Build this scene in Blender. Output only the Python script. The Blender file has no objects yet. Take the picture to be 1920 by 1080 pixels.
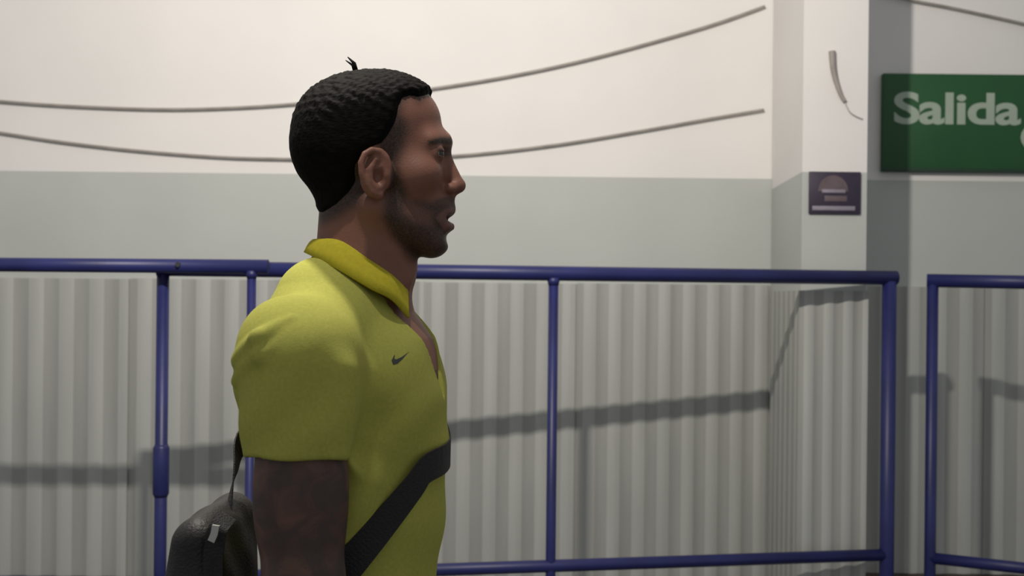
import bpy, bmesh, math, random
import numpy as np
from mathutils import Vector, Matrix

random.seed(4)
C = bpy.context.scene.collection
sc = bpy.context.scene

# ------------------------------------------------------------------ camera, world, lamp, exposure
HC = 1.41                    # eye height of the phone, m
FPX = 2000.0                 # focal length in pixels of a 1920-wide frame
ROLL = 0.0105
HORIZON = 560.0

cam = bpy.data.cameras.new('camera')
cam.sensor_width = 36.0
cam.lens = 36.0 * FPX / 1920.0
cam.shift_y = (HORIZON - 540.0) / 1920.0
cam.dof.use_dof = True
cam.dof.focus_distance = 1.40
cam.dof.aperture_fstop = cam.lens / 1000.0 / 0.0060
cam_o = bpy.data.objects.new('camera', cam)
cam_o.location = (0, 0, HC)
cam_o.rotation_euler = (math.pi / 2, -ROLL, 0)
C.objects.link(cam_o)
sc.camera = cam_o

world = bpy.data.worlds.new('world')
world.use_nodes = True
world.node_tree.nodes['Background'].inputs[0].default_value = (0.95, 0.97, 1.0, 1)
world.node_tree.nodes['Background'].inputs[1].default_value = 0.36
sc.world = world

lamp = bpy.data.lights.new('wall_floodlight', 'AREA')      # floodlight above the passage, aimed at the wall
lamp.shape = 'RECTANGLE'
lamp.size = 0.075
lamp.size_y = 0.05
lamp.energy = 51.0
lamp.color = (1.0, 0.93, 0.85)
lamp_o = bpy.data.objects.new('wall_floodlight', lamp)
lamp_o.location = (-0.23, 1.0, 2.61)
lamp_o.rotation_euler = (math.radians(95), 0, math.radians(11))
C.objects.link(lamp_o)

spot = bpy.data.lights.new('ceiling_downlight', 'SPOT')      # downlight above and behind the man's shoulder
spot.energy = 88.0
spot.spot_size = math.radians(66)
spot.spot_blend = 0.45
spot.shadow_soft_size = 0.035
spot.color = (1.0, 0.94, 0.84)
spot_o = bpy.data.objects.new('ceiling_downlight', spot)
spot_o.location = (-0.47, 1.53, 2.65)
C.objects.link(spot_o)

sc.view_settings.view_transform = 'Standard'
sc.view_settings.look = 'None'
sc.view_settings.gamma = 1.0
sc.view_settings.use_curve_mapping = False
sc.view_settings.exposure = 0.0


def at(px, py, Y):
    """world point seen at a pixel of the 1920x1080 photograph, at depth Y"""
    dx, dy = px - 960.0, py - HORIZON
    x = dx + dy * ROLL
    y = dy - dx * ROLL
    return Vector((x / FPX * Y, Y, HC - y / FPX * Y))


# ------------------------------------------------------------------ materials
def material(name, color, rough=0.6, metal=0.0, var=0.0, scale=20.0, bump=0.0, bump_scale=80.0, color2=None,
             spec=0.5, stretch=(1, 1, 1)):
    m = bpy.data.materials.new(name)
    m.use_nodes = True
    nt = m.node_tree
    b = nt.nodes['Principled BSDF']
    b.inputs['Base Color'].default_value = (*color, 1)
    b.inputs['Roughness'].default_value = rough
    b.inputs['Metallic'].default_value = metal
    b.inputs['Specular IOR Level'].default_value = spec
    tc = nt.nodes.new('ShaderNodeTexCoord')
    mp = nt.nodes.new('ShaderNodeMapping')
    mp.inputs['Scale'].default_value = stretch
    nt.links.new(tc.outputs['Object'], mp.inputs['Vector'])
    if var > 0:
        n = nt.nodes.new('ShaderNodeTexNoise')
        n.inputs['Scale'].default_value = scale
        n.inputs['Detail'].default_value = 5
        nt.links.new(mp.outputs[0], n.inputs['Vector'])
        r = nt.nodes.new('ShaderNodeMix')
        r.data_type = 'RGBA'
        c2 = color2 if color2 else tuple(c * (1 - var) for c in color)
        r.inputs['A'].default_value = (*color, 1)
        r.inputs['B'].default_value = (*c2, 1)
        cr = nt.nodes.new('ShaderNodeMapRange')
        cr.inputs['From Min'].default_value = 0.35
        cr.inputs['From Max'].default_value = 0.65
        nt.links.new(n.outputs['Fac'], cr.inputs['Value'])
        nt.links.new(cr.outputs[0], r.inputs['Factor'])
        nt.links.new(r.outputs['Result'], b.inputs['Base Color'])
    if bump > 0:
        n2 = nt.nodes.new('ShaderNodeTexNoise')
        n2.inputs['Scale'].default_value = bump_scale
        n2.inputs['Detail'].default_value = 3
        nt.links.new(mp.outputs[0], n2.inputs['Vector'])
        bp = nt.nodes.new('ShaderNodeBump')
        bp.inputs['Strength'].default_value = bump
        bp.inputs['Distance'].default_value = 0.004
        nt.links.new(n2.outputs['Fac'], bp.inputs['Height'])
        nt.links.new(bp.outputs[0], b.inputs['Normal'])
    return m


M = {}
M['white_wall'] = material('white_wall_paint', (0.78, 0.76, 0.73), 0.85, var=0.05, scale=2.5, bump=0.05, bump_scale=60)
M['grey_wall'] = material('grey_wall_paint', (0.495, 0.515, 0.485), 0.8, var=0.06, scale=3, bump=0.05, bump_scale=60)
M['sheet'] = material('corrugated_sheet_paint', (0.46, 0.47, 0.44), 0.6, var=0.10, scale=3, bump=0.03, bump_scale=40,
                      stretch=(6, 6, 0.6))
M['groove'] = material('grimy_sheet_groove_paint', (0.365, 0.37, 0.345), 0.65, var=0.12, scale=3, stretch=(6, 6, 0.6))  # darker tone that paints shade into the valleys between the ribs
M['plinth'] = material('brown_plinth', (0.10, 0.075, 0.06), 0.7, var=0.3, scale=6)
M['floor'] = material('floor_concrete', (0.16, 0.15, 0.14), 0.5, var=0.25, scale=4, bump=0.1, bump_scale=30)
M['blue'] = material('blue_gloss_paint', (0.018, 0.022, 0.125), 0.45, var=0.25, scale=9, bump=0.05, bump_scale=50)
M['steel_bolt'] = material('worn_steel', (0.12, 0.12, 0.13), 0.4, metal=0.8, var=0.3)
M['cable'] = material('grey_cable', (0.34, 0.31, 0.28), 0.6, var=0.2)
M['green'] = material('green_sign_face', (0.010, 0.085, 0.022), 0.5, var=0.15, scale=5)
M['green_dark'] = material('dark_green_sign_edge', (0.010, 0.04, 0.018), 0.5, var=0.15)
M['letter'] = material('pale_green_white_letter', (0.36, 0.44, 0.35), 0.6, var=0.06)
M['purple'] = material('dark_purple_sign_face', (0.036, 0.024, 0.050), 0.5, var=0.2, scale=20)
M['pinkish'] = material('faded_pink_print', (0.13, 0.095, 0.105), 0.5, var=0.2, scale=40)
M['pale_print'] = material('pale_lilac_print', (0.27, 0.245, 0.29), 0.5, var=0.15, scale=60)
M['black_web'] = material('black_webbing', (0.010, 0.009, 0.010), 0.7, var=0.3, scale=200, bump=0.4, bump_scale=500)
M['black_bag'] = material('black_nylon', (0.016, 0.014, 0.013), 0.55, var=0.3, scale=60, bump=0.3, bump_scale=300)
M['buckle'] = material('pale_grey_buckle', (0.45, 0.45, 0.42), 0.35, var=0.1)
M['trouser'] = material('dark_trouser_cloth', (0.03, 0.03, 0.035), 0.8, var=0.2, scale=50, bump=0.2, bump_scale=300)
M['shoe'] = material('white_shoe_leather', (0.6, 0.6, 0.58), 0.5, var=0.1)
M['sole'] = material('shoe_sole_rubber', (0.2, 0.2, 0.2), 0.7, var=0.1)
M['collar'] = material('yellow_rib_knit', (0.47, 0.405, 0.030), 0.9, var=0.10, scale=200, bump=0.12, bump_scale=700, spec=0.15)
M['shirt'] = material('heather_yellow_green_knit', (0.38, 0.375, 0.080), 0.92, var=0.10, scale=260, bump=0.10,
                      bump_scale=700, spec=0.12)
M['mark'] = material('dark_print', (0.03, 0.03, 0.03), 0.6, var=0.1)
M['hair'] = material('black_hair', (0.007, 0.006, 0.0055), 0.75, var=0.4, scale=150, bump=0.35, bump_scale=300,
                     stretch=(0.5, 1, 1), spec=0.05)
M['eye'] = material('eye_white', (0.34, 0.31, 0.28), 0.2, var=0.05)
M['iris'] = material('dark_brown_iris', (0.02, 0.012, 0.008), 0.35, var=0.2)
M['tooth'] = material('tooth_enamel', (0.75, 0.72, 0.66), 0.2, var=0.05)


def skin_material():
    m = bpy.data.materials.new('skin')
    m.use_nodes = True
    nt = m.node_tree
    b = nt.nodes['Principled BSDF']
    b.inputs['Roughness'].default_value = 0.52
    b.inputs['Specular IOR Level'].default_value = 0.35
    tc = nt.nodes.new('ShaderNodeTexCoord')
    n = nt.nodes.new('ShaderNodeTexNoise')
    n.inputs['Scale'].default_value = 35
    n.inputs['Detail'].default_value = 4
    nt.links.new(tc.outputs['Object'], n.inputs['Vector'])

    def mix(a, bcol, fac):
        r = nt.nodes.new('ShaderNodeMix')
        r.data_type = 'RGBA'
        for sock, v in (('A', a), ('B', bcol)):
            if isinstance(v, tuple):
                r.inputs[sock].default_value = (*v, 1)
            else:
                nt.links.new(v, r.inputs[sock])
        nt.links.new(fac, r.inputs['Factor'])
        return r.outputs['Result']

    def attr(name):
        a = nt.nodes.new('ShaderNodeAttribute')
        a.attribute_name = name
        return a.outputs['Fac']

    base = mix((0.225, 0.100, 0.066), (0.180, 0.076, 0.050), n.outputs['Fac'])
    lips = mix(base, (0.22, 0.095, 0.08), attr('lip'))
    # beard and cropped hair: fine broken speckle over skin
    n2 = nt.nodes.new('ShaderNodeTexNoise')
    n2.inputs['Scale'].default_value = 420
    n2.inputs['Detail'].default_value = 2
    nt.links.new(tc.outputs['Object'], n2.inputs['Vector'])
    mr = nt.nodes.new('ShaderNodeMapRange')
    mr.inputs['From Min'].default_value = 0.3
    mr.inputs['From Max'].default_value = 0.7
    mr.inputs['To Min'].default_value = 0.75
    mr.inputs['To Max'].default_value = 1.1
    nt.links.new(n2.outputs['Fac'], mr.inputs['Value'])
    mu = nt.nodes.new('ShaderNodeMath')
    mu.operation = 'MULTIPLY'
    mu.use_clamp = True
    nt.links.new(attr('stubble'), mu.inputs[0])
    nt.links.new(mr.outputs[0], mu.inputs[1])
    st = mix(lips, (0.026, 0.017, 0.012), mu.outputs[0])
    # tattooed arm: blotchy tattoo tone, darkened further to paint in the arm's shade
    n3 = nt.nodes.new('ShaderNodeTexNoise')
    n3.inputs['Scale'].default_value = 28
    n3.inputs['Detail'].default_value = 3
    n3.inputs['Distortion'].default_value = 1.2
    nt.links.new(tc.outputs['Object'], n3.inputs['Vector'])
    mr3 = nt.nodes.new('ShaderNodeMapRange')
    mr3.inputs['From Min'].default_value = 0.30
    mr3.inputs['From Max'].default_value = 0.60
    mr3.inputs['To Min'].default_value = 0.55
    nt.links.new(n3.outputs['Fac'], mr3.inputs['Value'])
    mu3 = nt.nodes.new('ShaderNodeMath')
    mu3.operation = 'MULTIPLY'
    nt.links.new(attr('ink'), mu3.inputs[0])
    nt.links.new(mr3.outputs[0], mu3.inputs[1])
    fin = mix(st, (0.055, 0.034, 0.027), mu3.outputs[0])
    nt.links.new(fin, b.inputs['Base Color'])
    bp = nt.nodes.new('ShaderNodeBump')
    bp.inputs['Strength'].default_value = 0.15
    bp.inputs['Distance'].default_value = 0.002
    nt.links.new(n2.outputs['Fac'], bp.inputs['Height'])
    nt.links.new(bp.outputs[0], b.inputs['Normal'])
    return m


M['skin'] = skin_material()


# ------------------------------------------------------------------ mesh helpers
def tag(o, label=None, cat=None, group=None, kind=None):
    if label: o['label'] = label
    if cat: o['category'] = cat
    if group: o['group'] = group
    if kind: o['kind'] = kind
    return o


def empty(name, loc=(0, 0, 0)):
    o = bpy.data.objects.new(name, None)
    o.location = loc
    o.empty_display_size = 0.05
    C.objects.link(o)
    return o


def link_mesh(name, verts, faces, mat, parent=None, loc=None, smooth=False):
    """verts in world coordinates; the object's origin is moved to loc (world) or to its parent's"""
    me = bpy.data.meshes.new(name)
    origin = Vector(loc) if loc is not None else Vector((0, 0, 0))
    if parent is not None:
        po = world_loc(parent)
    else:
        po = Vector((0, 0, 0))
    if loc is None and parent is not None:
        origin = po
    me.from_pydata([tuple(Vector(v) - origin) for v in verts], [], faces)
    me.validate()
    me.update()
    if smooth:
        me.polygons.foreach_set('use_smooth', [True] * len(me.polygons))
    o = bpy.data.objects.new(name, me)
    for mm in (mat if isinstance(mat, list) else [mat]):
        me.materials.append(mm)
    C.objects.link(o)
    if parent is not None:
        o.parent = parent
        o.location = origin - po
    else:
        o.location = origin
    return o


def world_loc(o):
    p = Vector(o.location)
    while o.parent is not None:
        o = o.parent
        p += Vector(o.location)
    return p


def box_vf(lo, hi):
    x0, y0, z0 = lo
    x1, y1, z1 = hi
    v = [(x0, y0, z0), (x1, y0, z0), (x1, y1, z0), (x0, y1, z0), (x0, y0, z1), (x1, y0, z1), (x1, y1, z1), (x0, y1, z1)]
    f = [(0, 3, 2, 1), (4, 5, 6, 7), (0, 1, 5, 4), (1, 2, 6, 5), (2, 3, 7, 6), (3, 0, 4, 7)]
    return v, f


def rounded_box(name, lo, hi, mat, parent=None, bevel=0.004, loc=None, seg=3):
    v, f = box_vf(lo, hi)
    o = link_mesh(name, v, f, mat, parent, loc)
    bm = bmesh.new()
    bm.from_mesh(o.data)
    bmesh.ops.bevel(bm, geom=bm.edges[:], offset=bevel, segments=seg, affect='EDGES', profile=0.5)
    bm.to_mesh(o.data)
    bm.free()
    o.data.polygons.foreach_set('use_smooth', [True] * len(o.data.polygons))
    return o


def tube_vf(pts, r, n=16, caps=True):
    pts = [Vector(p) for p in pts]
    rs = r if isinstance(r, (list, tuple)) else [r] * len(pts)
    verts, faces = [], []
    t0 = (pts[1] - pts[0]).normalized()
    up = Vector((0, 0, 1)) if abs(t0.z) < 0.9 else Vector((0, 1, 0))
    side = t0.cross(up).normalized()
    for i, p in enumerate(pts):
        if i == 0: t = pts[1] - pts[0]
        elif i == len(pts) - 1: t = pts[-1] - pts[-2]
        else: t = (pts[i + 1] - pts[i]).normalized() + (pts[i] - pts[i - 1]).normalized()
        t.normalize()
        side = (side - t * side.dot(t)).normalized()
        nrm = side.cross(t).normalized()
        for k in range(n):
            a = 2 * math.pi * k / n
            verts.append(p + (side * math.cos(a) + nrm * math.sin(a)) * rs[i])
    for i in range(len(pts) - 1):
        for k in range(n):
            k2 = (k + 1) % n
            faces.append((i * n + k, i * n + k2, (i + 1) * n + k2, (i + 1) * n + k))
    if caps:
        faces.append(tuple(range(n))[::-1])
        faces.append(tuple((len(pts) - 1) * n + k for k in range(n)))
    return verts, faces


def tube(name, pts, r, mat, parent=None, n=16, loc=None):
    v, f = tube_vf(pts, r, n)
    o = link_mesh(name, v, f, mat, parent, loc, smooth=True)
    m = o.data
    for p in m.polygons:
        if len(p.vertices) > 4:
            p.use_smooth = False
    return o


# ------------------------------------------------------------------ the setting
WY = 3.30                        # plane of the back wall
Z_LINE = HC + 0.357              # white paint above, grey below
Z_SHEET = HC + 0.050             # top of the corrugated cladding
Z_PLINTH = 0.575
PX0, PX1, PY = 0.772, 0.945, 2.85    # pillar

fl = link_mesh('floor', *box_vf((-5, -2.5, -0.1), (5, WY + 0.3, 0)), M['floor'])
tag(fl, kind='structure')


def wall_quads(name, pts, mat_low, mat_high, base, z_line):
    """a run of vertical wall along plan points, split at the paint line; a solid 0.2 m deep behind"""
    v, f, mi = [], [], []
    zs = [0.0, z_line, 3.6]
    for (x, y) in pts:
        for z in zs:
            v.append((x, y, z))
    for i in range(len(pts) - 1):
        for k in range(2):
            a = i * 3 + k
            f.append((a, a + 3, a + 4, a + 1))
            mi.append(k)
    o = link_mesh(name, v, f, [mat_low, mat_high], loc=base)
    for p, k in zip(o.data.polygons, mi):
        p.material_index = k
    return o


wall = wall_quads('wall_back', [(-4.5, WY), (4.5, WY), (4.5, WY + 0.2), (-4.5, WY + 0.2), (-4.5, WY)],
                  M['grey_wall'], M['white_wall'], (0, WY, 0), Z_LINE + 0.022)
tag(wall, kind='structure')
pillar = wall_quads('pillar', [(PX0 + 0.028, WY - 0.002), (PX0, PY), (PX1, PY), (PX1, WY - 0.002)], M['grey_wall'],
                    M['white_wall'], (0.85, PY, 0), Z_LINE - 0.010)
tag(pillar, kind='structure')


def corrugated(name, axis, a0, a1, base, z0, z1, pitch0, pitch1, parent, depth=0.009, flip=1):
    """trapezoid-profile sheet; axis 'x' runs along x with ribs towards -y, axis 'y' runs along y with ribs towards -x"""
    prof = []
    a = a0
    L = a1 - a0
    while a < a1 - 1e-4:
        t = (a - a0) / L
        p = pitch0 + (pitch1 - pitch0) * t
        for k in range(8):
            q = a + k / 8 * p
            if q < a1: prof.append((q, 0.5 - 0.5 * math.cos(2 * math.pi * k / 8), k))
        a += p
    prof.append((a1, prof[-1][1], 0))
    v, f = [], []
    for (q, h, k) in prof:
        o = base - 0.004 - depth * h
        for z in (z0, z1):
            v.append((q, o, z) if axis == 'x' else (o, q, z))
    # a return edge at the back so that the sheet has thickness
    n = len(prof)
    for i in range(n - 1):
        f.append((2 * i, 2 * i + 2, 2 * i + 3, 2 * i + 1))
    for (q, h, k) in prof:                       # the cut edges, on vertices of their own
        o = base - 0.004 - depth * h
        for z in (z0, z1):
            v.append((q, o, z) if axis == 'x' else (o, q, z))
    for (q, h, k) in prof:
        for z in (z0, z1):
            v.append((q, base - 0.001, z) if axis == 'x' else (base - 0.001, q, z))
    A_, B_ = 2 * n, 4 * n
    for i in range(n - 1):
        f.append((A_ + 2 * i + 1, A_ + 2 * i + 3, B_ + 2 * i + 3, B_ + 2 * i + 1))
        f.append((A_ + 2 * i, B_ + 2 * i, B_ + 2 * i + 2, A_ + 2 * i + 2))
    f.append((A_, A_ + 1, B_ + 1, B_))
    f.append((A_ + 2 * n - 2, B_ + 2 * n - 2, B_ + 2 * n - 1, A_ + 2 * n - 1))
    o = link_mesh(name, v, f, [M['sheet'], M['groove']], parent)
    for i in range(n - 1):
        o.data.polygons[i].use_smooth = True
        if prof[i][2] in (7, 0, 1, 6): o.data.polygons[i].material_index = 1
    return o


xs = [-4.4, -3.7, -3.0, -2.1, -1.18, -0.27, 0.20, PX0 + 0.023]
for i in range(len(xs) - 1):
    def pit(x):
        return 0.093 + (0.076 - 0.093) * (x + 1.4) / 1.8
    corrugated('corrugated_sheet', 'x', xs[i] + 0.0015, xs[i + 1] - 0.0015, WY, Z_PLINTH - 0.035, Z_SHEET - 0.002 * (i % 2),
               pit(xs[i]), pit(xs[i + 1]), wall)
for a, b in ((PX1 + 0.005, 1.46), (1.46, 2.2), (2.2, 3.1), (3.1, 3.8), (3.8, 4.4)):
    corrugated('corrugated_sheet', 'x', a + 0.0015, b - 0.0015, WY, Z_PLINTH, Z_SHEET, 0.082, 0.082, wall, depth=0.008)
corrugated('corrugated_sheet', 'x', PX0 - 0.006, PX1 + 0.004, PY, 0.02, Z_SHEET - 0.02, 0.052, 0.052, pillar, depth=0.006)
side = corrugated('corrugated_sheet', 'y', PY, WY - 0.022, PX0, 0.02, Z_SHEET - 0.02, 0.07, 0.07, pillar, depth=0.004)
for v_ in side.data.vertices:                     # the side face of the pillar splays a little
    v_.co.x += (v_.co.y) / (WY - PY) * 0.028
for a, b, nm, dz in ((-4.4, PX0, 'baseboard_left', 0.037), (PX1, 4.4, 'baseboard_right', 0.002)):
    o = link_mesh(nm, *box_vf((a, WY - 0.03, 0), (b, WY - 0.001, Z_PLINTH - dz)), M['plinth'], loc=((a + b) / 2, WY, 0))
    tag(o, kind='structure')


# ------------------------------------------------------------------ railings
def railing(label, tops, z_top, z_low, posts, r_rail, r_low, z_clamps=()):
    """tops: plan ends (x,y) of the rails. posts: list of (fraction, radius)"""
    a, b = Vector((*tops[0], 0)), Vector((*tops[1], 0))
    t = empty('railing', ((a + b) / 2))
    tag(t, label, 'railing', 'blue tubular railings along the wall')
    zt0, zt1 = z_top
    zl0, zl1 = z_low
    u = (b - a).normalized()
    e0 = posts[0][1] if posts[0][0] == 0.0 else 0.0
    e1 = posts[-1][1] if posts[-1][0] == 1.0 else 0.0
    tube('top_rail', [a - u * e0 + Vector((0, 0, zt0)), b + u * e1 + Vector((0, 0, zt1))], r_rail, M['blue'], t)
    ps = [p[0] for p in posts]
    lo, hi = min(ps), max(ps)
    lerp = lambda f, q0, q1: q0 + (q1 - q0) * f
    pa, pb = a.lerp(b, max(lo, 0)), a.lerp(b, min(hi, 1))
    tube('lower_rail', [pa + Vector((0, 0, lerp(max(lo, 0), zl0, zl1))), pb + Vector((0, 0, lerp(min(hi, 1), zl0, zl1)))],
         r_low, M['blue'], t)
    tube('foot_rail', [pa + Vector((0, 0, 0.12)), pb + Vector((0, 0, 0.12))], r_low, M['blue'], t)
    for fr, r in posts:
        p = a.lerp(b, fr)
        zt = lerp(fr, zt0, zt1)
        po = tube('post', [p + Vector((0, 0, 0.008)), p + Vector((0, 0, zt - r_rail * 0.5))], r, M['blue'], t)
        # welded fillet under the top rail
        if 0.0 < fr < 1.0: tube('weld_collar', [p + Vector((0, 0, zt - r_rail - 0.012)), p + Vector((0, 0, zt - r_rail * 0.6))],
             [r * 1.02, r * 1.4], M['blue'], po)
        rounded_box('base_plate', p + Vector((-0.05, -0.05, 0)), p + Vector((0.05, 0.05, 0.01)), M['blue'], t, 0.002)
    for (fr, z, h, r) in z_clamps:
        p = a.lerp(b, fr)
        tube('clamp', [p + Vector((0, 0, z - h)), p + Vector((0, 0, z - h * 0.6)), p + Vector((0, 0, z + h * 0.6)),
                       p + Vector((0, 0, z + h))], [r * 0.75, r, r, r * 0.75], M['blue'], t)
    return t


# main panel: recedes towards the pillar
YL, YR = 2.52, 2.80
A = at(306, 503, YL); B = at(1668, 521, YR)
Alo = at(306, 1086, YL); Blo = at(1668, 1040, YR)
main_rail = railing('long blue railing panel behind the person, reaching right to the white pillar',
                    ((A.x, YL), (B.x, YR)), (A.z, B.z), (Alo.z, Blo.z),
                    [(0.0, 0.0145), ((at(1036, 700, 2.665).x - A.x) / (B.x - A.x), 0.0125), (1.0, 0.0185)],
                    0.0185, 0.0155)
# nearer panel on the left, its end overlapping the main one
YN = 2.475
A2 = at(-420, 493, YN); B2 = at(503, 500, YN)
left_rail = railing('blue railing panel at the left edge of the photo, overlapping the long one in front',
                    ((A2.x, YN), (B2.x, YN)), (A2.z, B2.z), (0.74, 0.74),
                    [(0.0, 0.0135), ((at(470, 700, YN).x - A2.x) / (B2.x - A2.x), 0.0105)], 0.0165, 0.0145)
v = at(470, 497, YN)
# panel at the far right, coming towards the camera
YA, YB = 2.80, 2.62
A3 = at(1749, 526, YA); B3 = at(2120, 533, YB)
A3l = at(1749, 1046, YA); B3l = at(2120, 1087, YB)
right_rail = railing('short blue railing panel below the green sign, beyond the gap',
                     ((A3.x, YA), (B3.x, YB)), (A3.z, B3.z), (A3l.z, B3l.z),
                     [(0.0, 0.0145), (1.0, 0.0145)], 0.0175, 0.0150)
# sleeve joint where the main panel's first post meets the nearer panel
p = at(303, 880, YL - 0.005)
tube('clamp', [(A.x, YL, p.z - 0.066), (A.x, YL, p.z - 0.058), (A.x, YL, p.z + 0.05), (A.x, YL, p.z + 0.058)],
     [0.0150, 0.0188, 0.0188, 0.0150], M['blue'], main_rail)
p = at(335, 496, YN - 0.014)
tube('rail_bolt', [(p.x, YN - 0.012, p.z), (p.x, YN - 0.022, p.z)], 0.006, M['steel_bolt'], left_rail, n=8)


# ------------------------------------------------------------------ cables on the wall
def smooth_path(pts, sub=10):
    pts = [Vector(p) for p in pts]
    out = []
    for i in range(len(pts) - 1):
        p0 = pts[max(i - 1, 0)]; p1 = pts[i]; p2 = pts[i + 1]; p3 = pts[min(i + 2, len(pts) - 1)]
        for k in range(sub):
            t = k / sub
            out.append(0.5 * ((2 * p1) + (p2 - p0) * t + (2 * p0 - 5 * p1 + 4 * p2 - p3) * t * t +
                              (3 * p1 - p0 - 3 * p2 + p3) * t ** 3))
    out.append(pts[-1])
    return out


def cable(label, px, r, Y=WY - 0.012):
    pts = smooth_path([at(x, y, Y) for x, y in px])
    mid = pts[len(pts) // 2]
    o = tube('cable', pts, r, M['cable'], n=8, loc=mid)
    return tag(o, label, 'cable', 'cables strung along the white wall')


cable('upper grey cable sagging across the white wall and rising to the right',
      [(-1700, 0), (-900, 100), (-300, 163), (0, 190), (150, 200), (300, 205), (420, 203), (540, 196), (680, 183), (820, 165), (960, 142), (1100, 112),
       (1250, 72), (1350, 42), (1434, 12)], 0.0046)
cable('lower grey cable sagging just above the grey paint line',
      [(-1700, 70), (-900, 132), (-300, 203), (0, 249), (120, 267), (250, 282), (400, 294), (520, 298), (700, 299), (870, 291), (1040, 272), (1200, 246),
       (1330, 223), (1432, 206)], 0.0044)
cable('short dark cable slanting down above the green sign',
      [(1650, -14), (1700, -1), (1780, 14), (1850, 29), (1930, 47), (2050, 76), (2400, 140), (2800, 170), (3300, 150)], 0.0046)
pts = smooth_path([at(x, y, PY - 0.006) for x, y in ((1560, 96), (1562, 125), (1567, 150), (1576, 176), (1584, 190))])
o = tube('cable', pts, [0.0095 - 0.004 * i / (len(pts) - 1) for i in range(len(pts))], M['cable'], n=8, loc=pts[10])
tag(o, 'short frayed cable end hanging on the white pillar', 'cable', 'cables strung along the white wall')
tail = smooth_path([at(x, y, PY - 0.004) for x, y in ((1583, 189), (1592, 208), (1603, 217), (1617, 223))])
tube('thin_wire', tail, 0.0018, M['buckle'], o, n=6)


# ------------------------------------------------------------------ signs
def plate(name, px0, py0, px1, py1, Y, depth, mat, parent=None, bevel=0.002, loc=None):
    a, b = at(px0, py0, Y), at(px1, py1, Y)
    return rounded_box(name, (min(a.x, b.x), Y - depth, min(a.z, b.z)), (max(a.x, b.x), Y, max(a.z, b.z)), mat, parent, bevel,
                       loc, 2)


SY = WY - 0.002
c = at(1812, 228, SY)
sign = plate('exit_sign', 1652, 140, 1990, 326, SY, 0.022, M['green'], loc=(c.x, SY, c.z))
tag(sign, 'green exit sign with pale lettering mounted on the wall right of the pillar', 'sign')
plate('bottom_edge', 1652, 316, 1990, 326.5, SY, 0.024, M['green_dark'], sign, 0.001)
YT = SY - 0.0225
tc = bpy.data.curves.new('lettering', 'FONT')
tc.body = 'Salida'
tc.size = 0.133
tc.offset = 0.0035
tc.extrude = 0.001
tc.space_character = 0.97
to = bpy.data.objects.new('lettering', tc)
C.objects.link(to)
bpy.context.view_layer.update()
lp = at(1676, 230, YT)
want = (at(1914, 228, YT) - lp).x
tm = to.to_mesh()
co = np.empty(len(tm.vertices) * 3); tm.vertices.foreach_get('co', co); co = co.reshape(-1, 3)
k = want / (co[:, 0].max() - co[:, 0].min())
lv = [(lp.x + (c_[0] - co[:, 0].min()) * k, YT - c_[2], lp.z + c_[1]) for c_ in co]
lf = [tuple(p_.vertices) for p_ in tm.polygons]
to.to_mesh_clear()
bpy.data.objects.remove(to)
link_mesh('lettering', lv, lf, M['letter'], sign)
# arrow mark at the right of the sign, its round end just entering the picture
ar = at(1950, 258, YT)
vv, ff = [], []
n = 20
R0 = 0.060
for k in range(n):
    a = 2 * math.pi * k / n
    vv.append((ar.x + R0 * math.cos(a), YT, ar.z + R0 * math.sin(a) * 0.8))
    vv.append((ar.x + R0 * math.cos(a), YT - 0.001, ar.z + R0 * math.sin(a) * 0.8))
for k in range(n):
    k2 = (k + 1) % n
    ff.append((2 * k, 2 * k2, 2 * k2 + 1, 2 * k + 1))
ff.append(tuple(2 * k + 1 for k in range(n)))
link_mesh('round_mark', vv, ff, M['letter'], sign)

c = at(1562, 362, PY)
notice = plate('wall_sign', 1516, 322, 1612, 402, PY - 0.001, 0.008, M['purple'], loc=(c.x, PY, c.z))
tag(notice, 'small square dark purple sign on the front of the white pillar', 'sign')
YE = PY - 0.0095
# domed emblem
vv, ff = [], []
cx, cz = at(1562, 359, YE).x, at(1562, 359, YE).z
n = 18
for k in range(n + 1):
    a = math.pi * k / n
    for d in (0, 0.001):
        vv.append((cx + 0.040 * math.cos(a), YE - d, cz + 0.043 * math.sin(a)))
for k in range(n):
    ff.append((2 * k, 2 * k + 2, 2 * k + 3, 2 * k + 1))
ff.append(tuple(2 * k + 1 for k in range(n + 1)))
link_mesh('emblem', vv, ff, M['pinkish'], notice)
plate('emblem_bar', 1541, 355, 1585, 362, YE - 0.001, 0.001, M['pale_print'], notice, 0.0004)
plate('emblem_base', 1546, 367, 1588, 378, YE, 0.001, M['pinkish'], notice, 0.0004)
plate('caption_strip', 1523, 386, 1603, 395, YE, 0.001, M['pale_print'], notice, 0.0004)


# ------------------------------------------------------------------ distance-field modelling for the person
YP = 1.35                                # depth of the person's mid-plane


def H(px, py, lat=0.0):
    v = at(px, py, YP + lat)
    return np.array((v.x, v.y, v.z), dtype=np.float64)


SC = YP / FPX                             # metres per pixel on the mid-plane


def sstep(x, a, b):
    t = np.clip((x - a) / (b - a), 0, 1)
    return t * t * (3 - 2 * t)


def ell(P, c, r, rot=0.0):
    d = P - np.asarray(c, dtype=P.dtype)
    if rot:
        cs, sn = math.cos(rot), math.sin(rot)      # rotation in the x-z plane
        x = d[:, 0] * cs + d[:, 2] * sn
        z = -d[:, 0] * sn + d[:, 2] * cs
        d = np.stack((x, d[:, 1], z), 1)
    r = np.asarray(r, dtype=P.dtype)
    q = d / r
    k0 = np.sqrt((q * q).sum(1)) + 1e-9
    q2 = q / r
    k1 = np.sqrt((q2 * q2).sum(1)) + 1e-9
    return k0 * (k0 - 1) / k1


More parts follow.
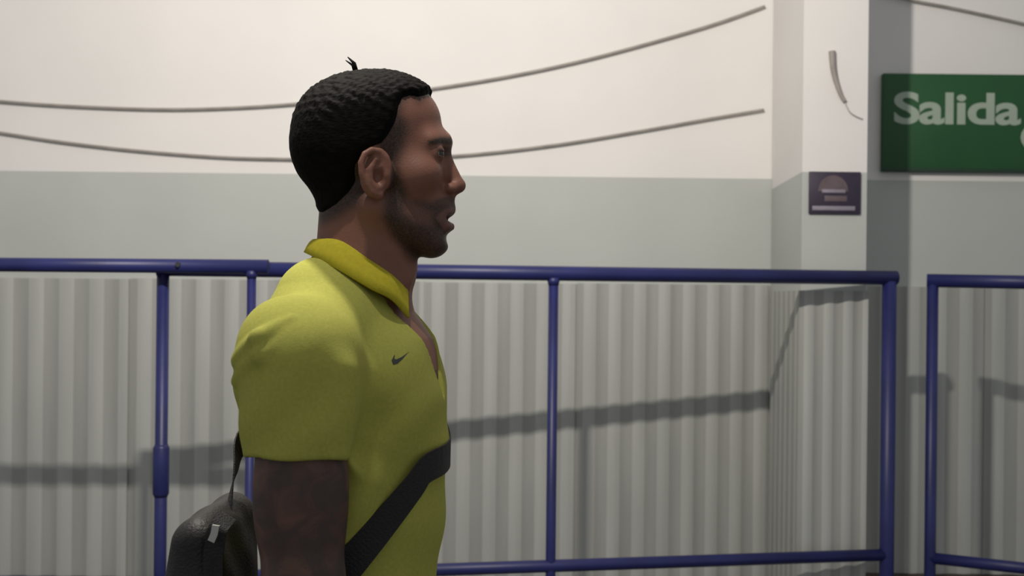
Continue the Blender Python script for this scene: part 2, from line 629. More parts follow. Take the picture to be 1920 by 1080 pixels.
def rc(P, a, b, ra, rb):
    a = np.asarray(a, dtype=P.dtype); b = np.asarray(b, dtype=P.dtype)
    ba = b - a
    pa = P - a
    h = np.clip(pa @ ba / (ba @ ba), 0, 1)
    d = pa - h[:, None] * ba
    return np.sqrt((d * d).sum(1)) - (ra + (rb - ra) * h)


def smin(a, b, k):
    h = np.maximum(k - np.abs(a - b), 0) / k
    return np.minimum(a, b) - h * h * k * 0.25


def smax(a, b, k):
    return -smin(-a, -b, k)


def chain(P, pts, rs, k=0.004):
    d = None
    for i in range(len(pts) - 1):
        e = rc(P, pts[i], pts[i + 1], rs[i], rs[i + 1])
        d = e if d is None else (smin(d, e, k) if k > 0 else np.minimum(d, e))
    return d


def mesh_sdf(f, lo, hi, h, steps=2):
    """surface nets on a sparse grid, vertices then pulled onto the zero set"""
    lo = np.asarray(lo, float); hi = np.asarray(hi, float)
    B = 8
    nb = np.ceil((hi - lo) / (h * B)).astype(int)
    n = nb * B
    I, J, K = np.meshgrid(*[np.arange(m) for m in nb], indexing='ij')
    blocks = np.stack((I.ravel(), J.ravel(), K.ravel()), 1)
    cen = (lo + (blocks * B + (B - 1) / 2.0) * h).astype(np.float32)
    dc = f(cen)
    rad = B * h * math.sqrt(3) / 2 * 1.5 + 0.006
    G = np.empty(tuple(n), dtype=np.float32)
    Gb = G.reshape(nb[0], B, nb[1], B, nb[2], B)
    Gb[...] = np.sign(dc).reshape(tuple(nb))[:, None, :, None, :, None]
    keep = np.where(np.abs(dc) < rad)[0]
    off = np.stack([a.ravel() for a in np.meshgrid(*[np.arange(B)] * 3, indexing='ij')], 1)
    CH = 600
    for s in range(0, len(keep), CH):
        b = blocks[keep[s:s + CH]]
        P = (lo + (b[:, None, :] * B + off[None]) * h).reshape(-1, 3).astype(np.float32)
        d = f(P).reshape(len(b), B, B, B)
        for q in range(len(b)):
            Gb[b[q, 0], :, b[q, 1], :, b[q, 2], :] = d[q]
    S = G < 0
    # cells with a sign change
    cnt = np.zeros(tuple(n - 1), dtype=np.int8)
    for a in (0, 1):
        for b_ in (0, 1):
            for c_ in (0, 1):
                cnt += S[a:n[0] - 1 + a, b_:n[1] - 1 + b_, c_:n[2] - 1 + c_]
    act = (cnt > 0) & (cnt < 8)
    idx = np.full(act.shape, -1, dtype=np.int64)
    cells = np.argwhere(act)
    idx[act] = np.arange(len(cells))
    # vertex = mean of edge crossings
    acc = np.zeros((len(cells), 3)); num = np.zeros(len(cells))
    corners = [(0, 0, 0), (1, 0, 0), (0, 1, 0), (1, 1, 0), (0, 0, 1), (1, 0, 1), (0, 1, 1), (1, 1, 1)]
    val = [G[cells[:, 0] + c[0], cells[:, 1] + c[1], cells[:, 2] + c[2]] for c in corners]
    for i in range(8):
        for j in range(i + 1, 8):
            if sum(abs(corners[i][k] - corners[j][k]) for k in range(3)) != 1:
                continue
            m = (val[i] < 0) != (val[j] < 0)
            t = np.where(m, val[i] / np.where(m, val[i] - val[j], 1), 0)
            pi = np.array(corners[i]); pj = np.array(corners[j])
            acc += m[:, None] * (pi + t[:, None] * (pj - pi))
            num += m
    V = lo + (cells + acc / num[:, None]) * h
    faces = []
    for ax in range(3):
        o1, o2 = [(1, 2), (2, 0), (0, 1)][ax]
        sl0 = [slice(1, n[k] - 1) for k in range(3)]; sl1 = [slice(1, n[k] - 1) for k in range(3)]
        sl0[ax] = slice(0, n[ax] - 1); sl1[ax] = slice(1, n[ax])
        a = S[tuple(sl0)]; b = S[tuple(sl1)]
        e = np.argwhere(a != b)
        inside = a[e[:, 0], e[:, 1], e[:, 2]]
        base = e.copy()
        for k in range(3):
            if k != ax: base[:, k] += 1
        d1 = np.zeros(3, int); d1[o1] = 1
        d2 = np.zeros(3, int); d2[o2] = 1
        g = lambda q: idx[q[:, 0], q[:, 1], q[:, 2]]
        quad = np.stack((g(base - d1 - d2), g(base - d2), g(base), g(base - d1)), 1)
        quad[~inside] = quad[~inside][:, ::-1]
        faces.append(quad)
    F = np.concatenate(faces)
    e = 0.0006
    for s in range(steps):
        Pn = V.astype(np.float64)
        d = f(Pn)
        gr = np.stack([f(Pn + np.eye(3)[k] * e) - f(Pn - np.eye(3)[k] * e) for k in range(3)], 1) / (2 * e)
        g2 = (gr * gr).sum(1)
        stp = np.clip(d / np.maximum(g2, 0.05), -h, h)
        V = V - gr * stp[:, None] * 0.8
    return V, F


def np_object(name, V, F, mat, parent=None, loc=None, attrs=None):
    me = bpy.data.meshes.new(name)
    po = world_loc(parent) if parent is not None else Vector((0, 0, 0))
    origin = Vector(loc) if loc is not None else po
    Vl = (V - np.array(origin)).astype(np.float32)
    me.vertices.add(len(Vl))
    me.vertices.foreach_set('co', Vl.ravel())
    me.loops.add(F.size)
    me.loops.foreach_set('vertex_index', F.astype(np.int32).ravel())
    me.polygons.add(len(F))
    me.polygons.foreach_set('loop_start', np.arange(0, F.size, 4, dtype=np.int32))
    me.update(calc_edges=True)
    me.validate()
    me.polygons.foreach_set('use_smooth', np.ones(len(me.polygons), dtype=bool))
    if attrs:
        for k, a in attrs.items():
            at_ = me.attributes.new(k, 'FLOAT', 'POINT')
            at_.data.foreach_set('value', a.astype(np.float32))
    me.materials.append(mat)
    o = bpy.data.objects.new(name, me)
    C.objects.link(o)
    if parent is not None:
        o.parent = parent
        o.location = origin - po
    else:
        o.location = origin
    return o


def seen_px(P):
    """side-view pixel coordinates with the far half folded onto the near half"""
    y = YP - np.abs(P[:, 1] - YP)
    x = P[:, 0] * FPX / y
    yy = (HC - P[:, 2]) * FPX / y
    return np.stack((960 + x - yy * ROLL, HORIZON + yy + x * ROLL), 1)


def poly_sd(q, poly):
    """signed distance to a polygon, positive inside"""
    d = np.full(len(q), 1e9); ins = np.zeros(len(q), bool)
    n = len(poly)
    for i in range(n):
        a = np.array(poly[i], float); b = np.array(poly[(i + 1) % n], float)
        ab = b - a
        pa = q - a
        t = np.clip(pa @ ab / (ab @ ab), 0, 1)
        dd = pa - t[:, None] * ab
        d = np.minimum(d, (dd * dd).sum(1))
        cond = (a[1] > q[:, 1]) != (b[1] > q[:, 1])
        if abs(b[1] - a[1]) > 1e-9:
            xi = a[0] + (q[:, 1] - a[1]) * ab[0] / ab[1]
            ins ^= cond & (q[:, 0] < xi)
    d = np.sqrt(d)
    return np.where(ins, d, -d)


def fold(P):
    Q = P.copy()
    Q[:, 1] = YP - np.abs(P[:, 1] - YP)      # mirror the far half onto the near half
    return Q


def px_r(*a):
    return [v * SC for v in a]


def ea(Q, px, py, lat, a, b, c, rot=0.0):
    """ellipsoid: centre in pixels at lateral offset, radii a (px), b (m), c (px)"""
    return ell(Q, H(px, py, -lat), (a * SC, b, c * SC), rot)


def head(P):
    Q = fold(P)
    d = ea(P, 687, 250, 0, 130, 0.0735, 104)                       # cranium
    d = smin(d, ea(P, 645, 288, 0, 85, 0.066, 84), 0.03)           # occiput
    d = smin(d, ea(P, 738, 226, 0, 86, 0.060, 72), 0.02)           # forehead
    d = smin(d, ea(P, 752, 322, 0, 84, 0.057, 98), 0.02)           # mid face
    d = smin(d, ea(P, 762, 402, 0, 66, 0.047, 62), 0.02)           # lower face
    d = smin(d, rc(Q, H(708, 388, -.050), H(806, 452, -.014), .016, .018), 0.022)     # jaw
    d = smin(d, ea(P, 809, 453, 0, 33, 0.022, 27), 0.014)          # chin
    d = smin(d, ea(P, 793, 396, 0, 55, 0.032, 50), 0.016)          # muzzle
    d = smin(d, ea(Q, 786, 330, .042, 32, 0.016, 20, 0.3), 0.03)  # cheekbone
    d = smin(d, rc(Q, H(834, 264, -.006), H(810, 263, -.040), .0078, .006), 0.022)    # brow ridge
    # eye sockets, lids
    d = smax(d, -ea(Q, 846, 289, .033, 24, 0.016, 12), 0.012)
    lid = np.maximum(ea(Q, 814, 288, .0325, 19.5, 0.0132, 19.5),
                     -np.maximum(np.abs(Q[:, 2] - H(814, 288, -.0325)[2] + 0.0005) - 0.0026, H(827, 288)[0] - Q[:, 0]))
    d = smin(d, lid, 0.003)
    # nose
    d = smin(d, rc(P, H(831, 288), H(857, 346), .0075, .0090), 0.012)
    d = smin(d, ea(P, 858, 349, 0, 14, 0.0105, 12), 0.006)
    d = smin(d, ea(Q, 844, 353, .0135, 12, 0.0070, 9.5), 0.006)
    d = smax(d, -ea(Q, 853, 364, .0075, 8, 0.0034, 5), 0.002)      # nostrils
    d = smin(d, rc(P, H(843, 364), H(840, 390), .0060, .0065), 0.010)      # philtrum
    # lips with the mouth a little open
    d = smin(d, chain(Q, [H(842, 393, 0), H(837, 397, -.012), H(820, 409, -.024)], [.0055, .0050, .0030]), 0.008)
    d = smin(d, chain(Q, [H(843, 427, 0), H(836, 426, -.012), H(820, 414, -.024)], [.0062, .0056, .0030]), 0.008)
    d = smax(d, -ea(P, 850, 410, 0, 28, 0.020, 7), 0.003)
    d = smax(d, -ea(P, 848, 447, 0, 9, 0.022, 8), 0.012)           # fold under the lower lip
    # ears
    c0 = H(704, 324, -.0775)
    e = ell(Q, c0, (.0185, .0075, .0295), -0.12)
    e = smin(e, ea(Q, 714, 326, .068, 24, 0.014, 30), 0.008)
    e = smax(e, -ell(Q, H(708, 332, -.090), (.0088, .0115, .0135), -0.1), 0.004)
    e = smax(e, -ell(Q, H(703, 303, -.090), (.0085, .0085, .0080), -0.1), 0.004)
    rim = [H(x, y, -l) for x, y, l in ((724, 318, .076), (722, 296, .080), (712, 284, .083), (697, 281, .086), (684, 289, .089),
                                      (677, 305, .091), (678, 325, .091), (685, 345, .088), (697, 361, .084), (710, 367, .079))]
    e = smin(e, chain(Q, rim, [.0030, .0034, .0036, .0038, .0038, .0038, .0037, .0038, .0046, .0050], 0.0), 0.006)
    anti = [H(x, y, -l) for x, y, l in ((704, 300, .084), (693, 318, .087), (695, 340, .086), (706, 352, .083))]
    e = smin(e, chain(Q, anti, [.0026, .0030, .0030, .0026], 0.0), 0.006)
    e = smin(e, ell(Q, H(725, 328, -.079), (.0040, .0045, .0060)), 0.003)  # tragus
    d = smin(d, e, 0.005)
    return d


def neck(P):
    Q = fold(P)
    d = rc(P, H(684, 392), H(682, 520), .052, .056)
    d = smin(d, rc(P, H(668, 380), H(662, 500), .040, .043), 0.02)
    d = smin(d, rc(Q, H(690, 380, -.050), H(756, 520, -.014), .011, .010), 0.02)     # neck muscle
    d = smin(d, ell(P, H(766, 496), (.009, .012, .012)), 0.02)     # throat
    return d


def torso(P, off):
    P = P.copy()
    w = sstep(P[:, 2], H(700, 820)[2], H(700, 650)[2]) * sstep(P[:, 0], H(690, 600)[0], H(770, 600)[0])
    P[:, 0] = P[:, 0] + .17 * w * np.clip(YP - P[:, 1], -.01, .12)
    Q = fold(P)
    d = ea(P, 662, 764, 0, 168, 0.160, 224)
    d = smin(d, ea(P, 668, 980, 0, 164, 0.148, 300), 0.06)
    d = smin(d, rc(Q, H(640, 578, -.03), H(572, 662, -.148), .050, .058), 0.035)
    d = smin(d, rc(Q, H(598, 564, -.045), H(562, 720, -.08), .051, .076), 0.04)    # upper back
    d = smin(d, ea(Q, 730, 720, .070, 80, 0.075, 92), 0.025)        # chest
    d = smin(d, rc(P, H(690, 606), H(704, 660), .056, .07), 0.03)
    return d - off


SH = H(566, 690, -.180)
EL = H(570, 1098, -.212)
WR = H(650, 1440, -.200)
HEM = H(556, 866, -.194)
AX = (HEM - SH) / np.linalg.norm(HEM - SH)


def arm(P):
    Q = fold(P)
    d = rc(Q, SH, EL, .047, .039)
    d = smin(d, ell(Q, H(561, 930, -.196), (.045, .044, .085)), 0.03)
    d = smin(d, rc(Q, EL, EL + (WR - EL) * 0.3, .040, .042), 0.02)
    d = smin(d, rc(Q, EL + (WR - EL) * 0.3, WR, .042, .026), 0.02)
    ax = (WR - EL) / np.linalg.norm(WR - EL)
    fw = np.array((ax[2] * -1.0, 0.0, ax[0]))                       # forward, square to the forearm
    fw = fw / np.linalg.norm(fw)
    pc = WR + ax * 0.055
    # palm and five curled fingers
    d = smin(d, rc(Q, WR + ax * 0.02 + fw * .012, WR + ax * .085 + fw * .022, .019, .015), 0.015)
    d = smin(d, rc(Q, WR + ax * 0.02 - fw * .010, WR + ax * .082 - fw * .022, .018, .014), 0.015)
    inw = np.array((0, 1.0, 0))
    for k, L in enumerate((.072, .080, .075, .060)):
        o = fw * (.028 - .018 * k)
        a = WR + ax * .085 + o
        b = a + ax * L * .45 + inw * .006
        c_ = b + ax * L * .33 + inw * .016
        e = c_ + ax * L * .12 + inw * .018
        d = smin(d, chain(Q, [a, b, c_, e], [.0092, .0086, .0080, .0070]), 0.004)
    t0 = WR + ax * .025 + fw * .022
    d = smin(d, chain(Q, [t0, t0 + ax * .03 + fw * .022 + inw * .008, t0 + ax * .062 + fw * .026 + inw * .018],
                      [.013, .010, .008]), 0.006)
    return d


def body(P):
    d = smin(head(P), neck(P), 0.013)
    t = torso(P, -0.010) - 0.006 * sstep(P[:, 2], H(800, 770)[2], H(800, 700)[2])
    d = smin(d, t, 0.03)
    d = smin(d, arm(P), 0.03)
    return d


CUTLINE = [(830, 178), (806, 180), (786, 186), (768, 183), (757, 187), (753, 203), (762, 218), (765, 240), (758, 266), (748, 296),
           (730, 306), (706, 330), (684, 362), (672, 376), (652, 388), (630, 402), (606, 412), (560, 410), (490, 300),
           (490, 60), (830, 60)]
HAIRLINE = [(830, 178), (806, 180), (786, 186), (768, 183), (757, 187), (752, 200), (750, 216), (745, 236), (734, 256),
            (720, 274), (694, 284), (674, 310), (668, 338), (656, 364), (636, 388), (608, 405), (560, 405), (490, 300),
            (490, 60), (830, 60)]


def hair_f(P):
    q = seen_px(P)
    s = poly_sd(q, HAIRLINE)
    top = sstep(-q[:, 1], -250, -165)
    T = .0034 + .0046 * top
    x, y, z = P[:, 0] * 1000, P[:, 1] * 1000, P[:, 2] * 1000
    nz = np.sin(x * .55 + 1.3 * np.sin(y * .33)) * np.sin(y * .61 + z * .22) * .5 + \
        np.sin(x * .23 + z * .41) * np.sin(y * .29 + 2.0) * .5
    T = T + nz * (.0004 + .0013 * top)
    t = -0.0030 + sstep(s, -4, 20) * (T + 0.0030)
    return head_hair_base(P) - t


def head_hair_base(P):
    d = ea(P, 687, 250, 0, 130, 0.0735, 104)
    d = smin(d, ea(P, 645, 288, 0, 85, 0.066, 84), 0.03)
    d = smin(d, ea(P, 738, 226, 0, 86, 0.060, 72), 0.02)
    d = smin(d, ea(P, 752, 322, 0, 84, 0.057, 98), 0.02)
    return smin(d, neck(P), 0.022)


def sleeve(P):
    Q = fold(P)
    e = HEM + AX * 0.03
    d = rc(Q, SH, e, .069, .0560)
    d = smin(d, rc(Q, H(528, 634, -.165), H(548, 700, -.17), .040, .046), 0.03)
    # folds running up from the back of the arm to the shoulder
    for pts, rs in ((((450, 676, -.192), (486, 636, -.228), (546, 602, -.218)), (.008, .011, .004)),
                    (((447, 716, -.192), (490, 668, -.234), (562, 634, -.224)), (.008, .011, .004)),
                    (((466, 792, -.214), (494, 766, -.232), (524, 742, -.240)), (.003, .006, .003)),
                    (((472, 834, -.210), (508, 812, -.230), (550, 798, -.236)), (.003, .006, .003))):
        d = smin(d, chain(Q, [H(*p_) for p_ in pts], rs, .004), 0.007)
    d = smin(d, rc(Q, H(640, 700, -.222), H(628, 850, -.222), .010, .012), 0.03)
    cut = (Q - HEM) @ AX
    d = smax(d, cut, 0.004)
    hole = smax(rc(Q, HEM - AX * .07, HEM + AX * .05,   .046, .0495), -((Q - (HEM - AX * .055)) @ AX), 0.004)
    return smax(d, -hole, 0.003)


Y_SLIT = YP - 0.020


def shirt_f(P):
    t = torso(P, 0.0)
    # soft folds across belly and chest
    Q = P
    t = smin(t, rc(Q, H(690, 900, -.15), H(640, 1000, -.15), .012, .010), 0.03)
    d = smin(t, sleeve(P), 0.028)
    x, y, z = P[:, 0], P[:, 1], P[:, 2]
    q = seen_px(P)
    w = sstep(q[:, 1], 760, 900)
    d = d + w * 0.0030 * np.sin(52 * (z + 0.55 * x) + 1.6 * np.sin(14 * x)) + \
        0.0014 * np.sin(70 * (z * .6 - x) + 2 * np.sin(20 * z)) * sstep(q[:, 1], 600, 700)
    # hem
    d = smax(d, 0.90 - z, 0.006)
    # open front slit below the collar
    top = H(800, 560)[2]; bot = H(835, 742)[2]
    tt = np.clip((z - bot) / (top - bot), 0, 1.4)
    wd = 0.003 + 0.042 * tt
    slit = np.maximum(np.abs(y - (YP - 0.012 + 0.003 * tt)) - wd, bot - z)
    slit = np.maximum(slit, H(735, 600)[0] - x)
    d = smax(d, -slit, 0.003)
    # neck hole, kept inside the collar
    return d


import time as _t
_t0 = _t.time()
base = Vector((H(670, 560)[0], YP, 0.0))

V, F = mesh_sdf(body, (-.42, YP - .30, .62), (.02, YP + .30, 1.735), 0.0023)
q = seen_px(V)
near_head = V[:, 2] > HC + 0.0
lat = np.abs(V[:, 1] - YP)
BEARD = [(742, 290), (754, 335), (770, 372), (806, 378), (842, 374), (862, 384), (862, 500), (776, 490), (735, 446), (716, 410),
         (722, 372), (728, 330), (730, 300)]
st = sstep(poly_sd(q, BEARD), -10, 12) * 0.90
cheek = sstep(poly_sd(q, [(756, 366), (790, 384), (812, 400), (812, 425), (780, 420), (758, 400)]), -8, 10)
st = st * (1 - 0.45 * cheek)
mous = sstep(poly_sd(q, [(815, 374), (848, 366), (860, 384), (848, 395), (812, 404)]), -3, 4) * 0.75
brow = sstep(poly_sd(q, [(802, 264), (826, 257), (848, 258), (850, 272), (830, 270), (804, 272)]), -3, 3) * 0.95
cut = sstep(poly_sd(q, [(x, y + (8 if y > 185 else 0)) for x, y in CUTLINE]), -14, 14) * 0.95
eye_dark = sstep(poly_sd(q, [(816, 276), (850, 274), (850, 293), (822, 296)]), -3, 4) * 0.72  # skin darkened over the whole eye area
st = np.maximum.reduce([st, mous, brow, cut, eye_dark]) * near_head
ear = sstep(poly_sd(q, [(736, 282), (720, 274), (695, 272), (672, 285), (666, 310), (672, 345), (690, 372), (718, 378), (730, 350)]),
            -3, 3) * (lat > .066)
st = st * (1 - ear)
lipm = sstep(poly_sd(q, [(816, 408), (836, 390), (858, 388), (862, 440), (836, 438)]), -2, 3) * near_head
lipm = lipm * 0.6
st = st * (1 - 0.8 * lipm)
ink_shade = ((np.linalg.norm(V - 0, axis=1) > 0) & (V[:, 2] < 1.32) & (V[:, 1] < YP)).astype(float)
person = np_object('person', V, F, M['skin'], loc=base, attrs={'stubble': st, 'lip': lipm, 'ink': ink_shade})
tag(person, 'man in a yellow-green polo shirt walking right with a black strap across him', 'person')

V, F = mesh_sdf(hair_f, (-.31, YP - .10, HC + .05), (-.07, YP + .10, 1.735), 0.0024)
hair = np_object('hair', V, F, M['hair'], person)
# a stray tuft at the crown
vv, ff = [], []
for (x0, y0, x1, y1, r) in ((668, 134, 652, 107, .0028), (665, 134, 648, 113, .0022)):
    a, b = H(x0, y0), H(x1, y1)
    m = (a + b) / 2 + np.array((.003, 0, .001))
    tv, tf = tube_vf([a, m, b], [r, r * .8, r * .25], 6)
    k = len(vv)
    vv += tv
    ff += [tuple(i + k for i in f) for f in tf]
link_mesh('hair_tuft', vv, ff, M['hair'], hair, smooth=True)

V, F = mesh_sdf(shirt_f, (-.44, YP - .30, .86), (.02, YP + .30, HC + .13), 0.0032)
shirt = np_object('polo_shirt', V, F, M['shirt'], person)

# eyes and teeth
for s in (-1, 1):
    c0 = H(813, 288); c0[1] = YP + s * .0325
    c0[2] = H(814, 288, -.0325)[2]
    c0[0] = H(814, 288, -.0325)[0]
    bm = bmesh.new()
    bmesh.ops.create_uvsphere(bm, u_segments=24, v_segments=16, radius=.0122, matrix=Matrix.Translation(Vector(c0)) @ Matrix.Rotation(math.pi / 2, 4, 'Y'))
    bm.verts.ensure_lookup_table()
    vs = [v.co.copy() for v in bm.verts]
    fs = [tuple(v.index for v in f.verts) for f in bm.faces]
    bm.free()
    eo = link_mesh('eye', vs, fs, [M['eye'], M['iris']], person, smooth=True)
    for p_ in eo.data.polygons:
        cc = Vector(p_.center) + base - Vector(c0)
        if cc.x > .0070: p_.material_index = 1
vs, fs = [], []
nT = 10
for k in range(nT + 1):
    a = (k / nT - .5) * 2.0
    x = H(836, 404)[0] - .018 * (1 - math.cos(a)); y = YP + .022 * math.sin(a)
    z1 = H(836, 397)[2]; z0 = H(836, 409)[2]
    vs += [(x, y, z0), (x, y, z1), (x - .004, y, z1), (x - .004, y, z0)]
for k in range(nT):
    for i in range(4):
        j = (i + 1) % 4
        fs.append((4 * k + i, 4 * k + j, 4 * k + 4 + j, 4 * k + 4 + i))
fs += [(0, 3, 2, 1), (4 * nT, 4 * nT + 1, 4 * nT + 2, 4 * nT + 3)]
link_mesh('teeth', vs, fs, M['tooth'], person)


# collar: stand, fold and fall swept round the neck
def ring_path(ctrl, n=60):
    pts = smooth_path([Vector(c) for c in ctrl], 12)
    return pts


near_top = [(590, 452, 0), (602, 449, -.036), (640, 454, -.060), (690, 487, -.064), (737, 519, -.048), (764, 548, -.024)]
near_bot = [(572, 474, 0), (584, 480, -.048), (634, 506, -.084), (694, 541, -.086), (735, 562, -.070), (766, 596, -.042)]
near_in = [(600, 490, 0), (612, 490, -.034), (648, 500, -.054), (698, 526, -.056), (742, 548, -.040), (764, 560, -.022)]


def both(ctrl, far_shift=0.0):
    nearp = [Vector(H(*c)) for c in ctrl]
    farp = []
    for p_ in nearp[1:-1] + [nearp[-2] * .55 + nearp[-1] * .45]:
        w = Vector((p_.x - .006, 2 * YP - p_.y, p_.z))
        farp.append(w)
    return farp[::-1] + nearp


rows = [smooth_path(both(near_in, .004), 12), smooth_path(both(near_top, .004), 12), smooth_path(both(near_bot, .004), 12)]
n = len(rows[0])
vv, ff = [], []
NV = 9
for i in range(n):
    a, b, c_ = rows[0][i], rows[1][i], rows[2][i]
    for k in range(NV):
        t = k / (NV - 1)
        # quadratic through inner foot, fold and outer edge
        p_ = a * (2 * (t - .5) * (t - 1)) + b * (-4 * t * (t - 1)) + c_ * (2 * t * (t - .5))
        vv.append(p_)
for i in range(n - 1):
    for k in range(NV - 1):
        ff.append((i * NV + k, i * NV + k + 1, (i + 1) * NV + k + 1, (i + 1) * NV + k))
col = link_mesh('collar', vv, ff, M['collar'], shirt, smooth=True)
col['label'] = 'yellow ribbed collar, brighter than the shirt'
md = col.modifiers.new('thickness', 'SOLIDIFY'); md.thickness = .0028; md.offset = 0


# small check-like mark printed on the chest
def surf_y(f, x, z, y0, y1):
    """nearest surface from the camera side along +y"""
    ys = np.linspace(y0, y1, 400)
    P = np.stack((np.full(400, x), ys, np.full(400, z)), 1)
    d = f(P)
    k = np.argmax(d < 0)
    return ys[k] if d[k] < 0 else y1


out_top = [(734, 676), (737, 684), (745, 682), (755, 673), (768, 659)]
out_bot = [(768, 659), (752, 670), (743, 674), (739, 673), (740, 665)]
outl = out_top + out_bot[1:]
vv = []
for (x, y) in outl:
    g = H(x, y, -.10)
    yy = surf_y(shirt_f, g[0], g[2], YP - .25, YP)
    g = H(x, y, yy - YP)
    yy = surf_y(shirt_f, g[0], g[2], YP - .25, YP)
    vv.append(Vector((g[0], yy - .0015, g[2])))
k = len(vv)
ff = [tuple(range(k))]
mk = link_mesh('chest_mark', vv, ff, M['mark'], shirt)
md = mk.modifiers.new('thickness', 'SOLIDIFY'); md.thickness = .001
mk['label'] = 'small dark curved tick printed on the chest'


# trousers and shoes, below the frame
def trouser_f(P):
    cx = base.x
    d = ell(P, (cx, YP, .93), (.115, .165, .13))
    for s, fx in ((-1, .10), (1, -.08)):
        hip = (cx, YP + s * .085, .88)
        kn = (cx + fx * .6 + .02, YP + s * .09, .50)
        an = (cx + fx, YP + s * .085, .085)
        d = smin(d, chain(P, [hip, kn, an], [.092, .068, .052], .03), .04)
    d = smax(d, P[:, 2] - .985, .005)
    return smax(d, .055 - P[:, 2], .005)


V, F = mesh_sdf(trouser_f, (base.x - .25, YP - .27, .02), (base.x + .25, YP + .27, 1.02), 0.006)
np_object('trousers', V, F, M['trouser'], person)
for s, fx in ((-1, .10), (1, -.08)):
    def shoe_f(P):
        ax_ = (base.x + fx, YP + s * .085)
        d = rc(P, (ax_[0] - .02, ax_[1], .055), (ax_[0] + .14, ax_[1], .034), .046, .034)
        d = smin(d, rc(P, (ax_[0] - .005, ax_[1], .06), (ax_[0], ax_[1], .115), .045, .042), .03)
        return smax(d, .002 - P[:, 2], .006)
    V, F = mesh_sdf(shoe_f, (base.x + fx - .11, YP + s * .085 - .08, -.01), (base.x + fx + .21, YP + s * .085 + .08, .18), 0.005)
    np_object('shoe', V, F, M['shoe'], person)


# ------------------------------------------------------------------ shoulder bag: strap round the body, bag behind the back
def ribbon(name, pts, nrm, width, thick, mat, parent):
    vv, ff = [], []
    n = len(pts)
    for i in range(n):
        t = (pts[min(i + 1, n - 1)] - pts[max(i - 1, 0)]).normalized()
        nn = nrm[i].normalized()
        s = t.cross(nn).normalized()
        for (a, b) in ((-.5, 0), (.5, 0), (.5, 1), (-.5, 1)):
            vv.append(pts[i] + s * width * a + nn * thick * b)
    for i in range(n - 1):
        for k in range(4):
            k2 = (k + 1) % 4
            ff.append((4 * i + k, 4 * i + k2, 4 * i + 4 + k2, 4 * i + 4 + k))
    ff += [(0, 3, 2, 1), (4 * n - 4, 4 * n - 3, 4 * n - 2, 4 * n - 1)]
    return link_mesh(name, vv, ff, mat, parent)


def torso_shirt(P):
    return torso(P, 0.0) - .0012 - .0045 * sstep(YP - P[:, 1], .01, .08)


bag_c = at(408, 1150, YP - .02)
bag = empty('shoulder_bag', (bag_c.x, bag_c.y, at(408, 1290, YP).z))
tag(bag, 'black shoulder bag hanging behind the man in the yellow-green shirt', 'bag')

# strap path laid on the shirt: up the back, over the far shoulder, down the far chest, across the belly to the near hip
def hit(origin, direction, reach):
    rr = np.linspace(0, reach, 700)
    P = np.array(origin)[None] + rr[:, None] * np.array(direction, float)[None]
    f = torso_shirt(P)
    i = np.argmax(f < 0)
    return Vector(P[i])


zz = lambda py: float(H(700, py)[2])
ctrl = [hit((-.6, YP + l, zz(y)), (1, 0, 0), .6) for l, y in ((.070, 800), (.095, 740), (.115, 680))]
ctrl += [hit((float(H(x, 600)[0]), YP + .125, HC + .2), (0, 0, -1), .5) for x in (590, 640)]
ctrl += [hit((.2, YP + l, zz(y)), (-1, 0, 0), .6) for l, y in ((.138, 630), (.140, 675), (.134, 725), (.115, 775), (.075, 818), (.020, 846))]
ctrl += [hit(H(x, y, -.40), np.array(H(x, y, .0)) - np.array(H(x, y, -.40)), 1.0) for x, y in ((808, 872), (776, 910), (738, 958), (700, 1004), (662, 1050), (628, 1092), (600, 1126), (560, 1160))]
loop = smooth_path(ctrl, 7)
for _ in range(2):
    loop = [loop[0]] + [(loop[i - 1] + loop[i] * 2 + loop[i + 1]) / 4 for i in range(1, len(loop) - 1)] + [loop[-1]]
pts_, nor = [], []
for p_ in loop:
    for _ in range(4):
        A6 = np.array([list(p_ + Vector(sg * .003 * np.eye(3)[q])) for q in range(3) for sg in (1, -1)])
        f6 = torso_shirt(A6)
        g = Vector(((f6[0] - f6[1]) / .006, (f6[2] - f6[3]) / .006, (f6[4] - f6[5]) / .006))
        d0 = torso_shirt(np.array([list(p_)]))[0]
        p_ = p_ - g * (d0 / max(g.length_squared, .1))
    pts_.append(p_); nor.append(g)
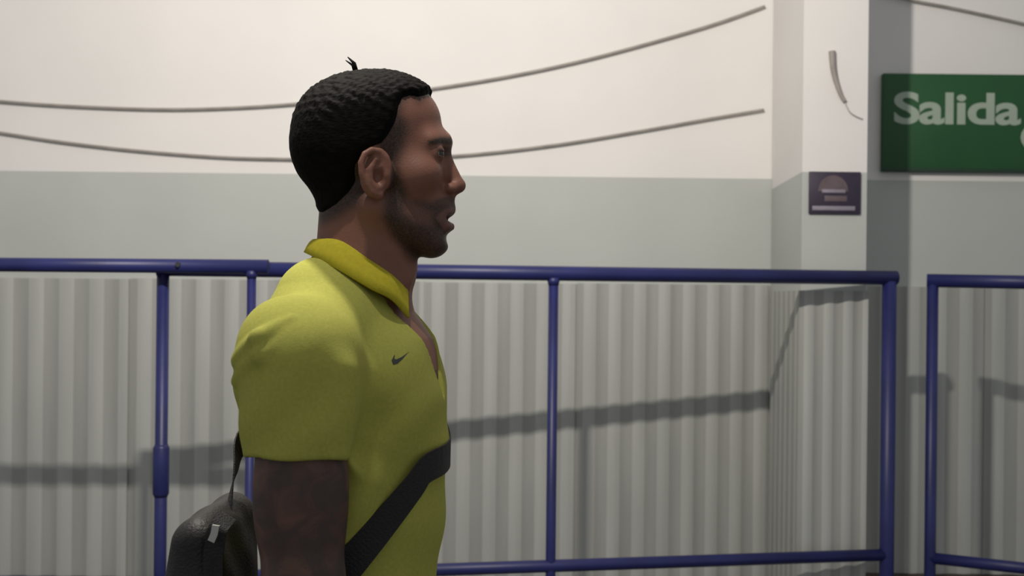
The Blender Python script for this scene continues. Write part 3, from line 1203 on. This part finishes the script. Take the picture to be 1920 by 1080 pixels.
lead = [at(428, 975, YP - .01), at(434, 930, YP), at(443, 880, YP + .01), at(455, 830, YP + .03), pts_[0]]
tail_ = [pts_[-1], at(520, 1165, YP - .125), at(478, 1150, YP - .105), at(440, 1120, YP - .10)]
l2, t2 = smooth_path(lead, 6)[:-1], smooth_path(tail_, 6)[1:]
back_n = Vector((-.85, -.5, .1))
nor = [back_n.lerp(nor[0].normalized(), i / len(l2)) for i in range(len(l2))] + nor + \
      [nor[-1].normalized().lerp(Vector((-.3, -1, 0)), min(1, i / 6)) for i in range(len(t2))]
pts_ = l2 + pts_ + t2
ribbon('strap', pts_, nor, .036, .002, M['black_web'], bag)

def bag_f(P):
    c0 = np.array(at(391, 1150, YP - .02))
    d = P - c0
    t = np.clip((d[:, 2] + .14) / .28, 0, 1)                # 0 bottom .. 1 top
    cxs = -.006 + .016 * t
    hw = .047 - .022 * t ** 2
    x = d[:, 0] - cxs
    q = np.stack((np.abs(x) - hw + .028, np.abs(d[:, 1]) - .105 + .028, np.abs(d[:, 2]) - .138 + .028), 1)
    o = np.sqrt((np.maximum(q, 0) ** 2).sum(1)) + np.minimum(q.max(1), 0) - .028
    o = o + .0022 * np.sin(60 * d[:, 2] + 30 * d[:, 1]) * np.sin(40 * d[:, 1])
    return o


V, F = mesh_sdf(bag_f, np.array(at(398, 1148, YP)) - (.09, .16, .17), np.array(at(398, 1148, YP)) + (.09, .13, .17), 0.004)
np_object('bag_body', V, F, M['black_bag'], bag)
# side loop of webbing with a pale buckle
lp_ = smooth_path([at(428, 965, YP - .125), at(410, 990, YP - .142), at(402, 1030, YP - .142), at(400, 1080, YP - .142), at(400, 1200, YP - .142)], 8)
ribbon('side_strap', lp_, [Vector((0, -1, 0))] * len(lp_), .022, .003, M['black_web'], bag)
bk = smooth_path([at(406, 984, YP - .150), at(403, 1000, YP - .150), at(397, 1014, YP - .150)], 4)
ribbon('buckle', bk, [Vector((0, -1, 0))] * len(bk), .008, .004, M['buckle'], bag)
print('person build', _t.time() - _t0)
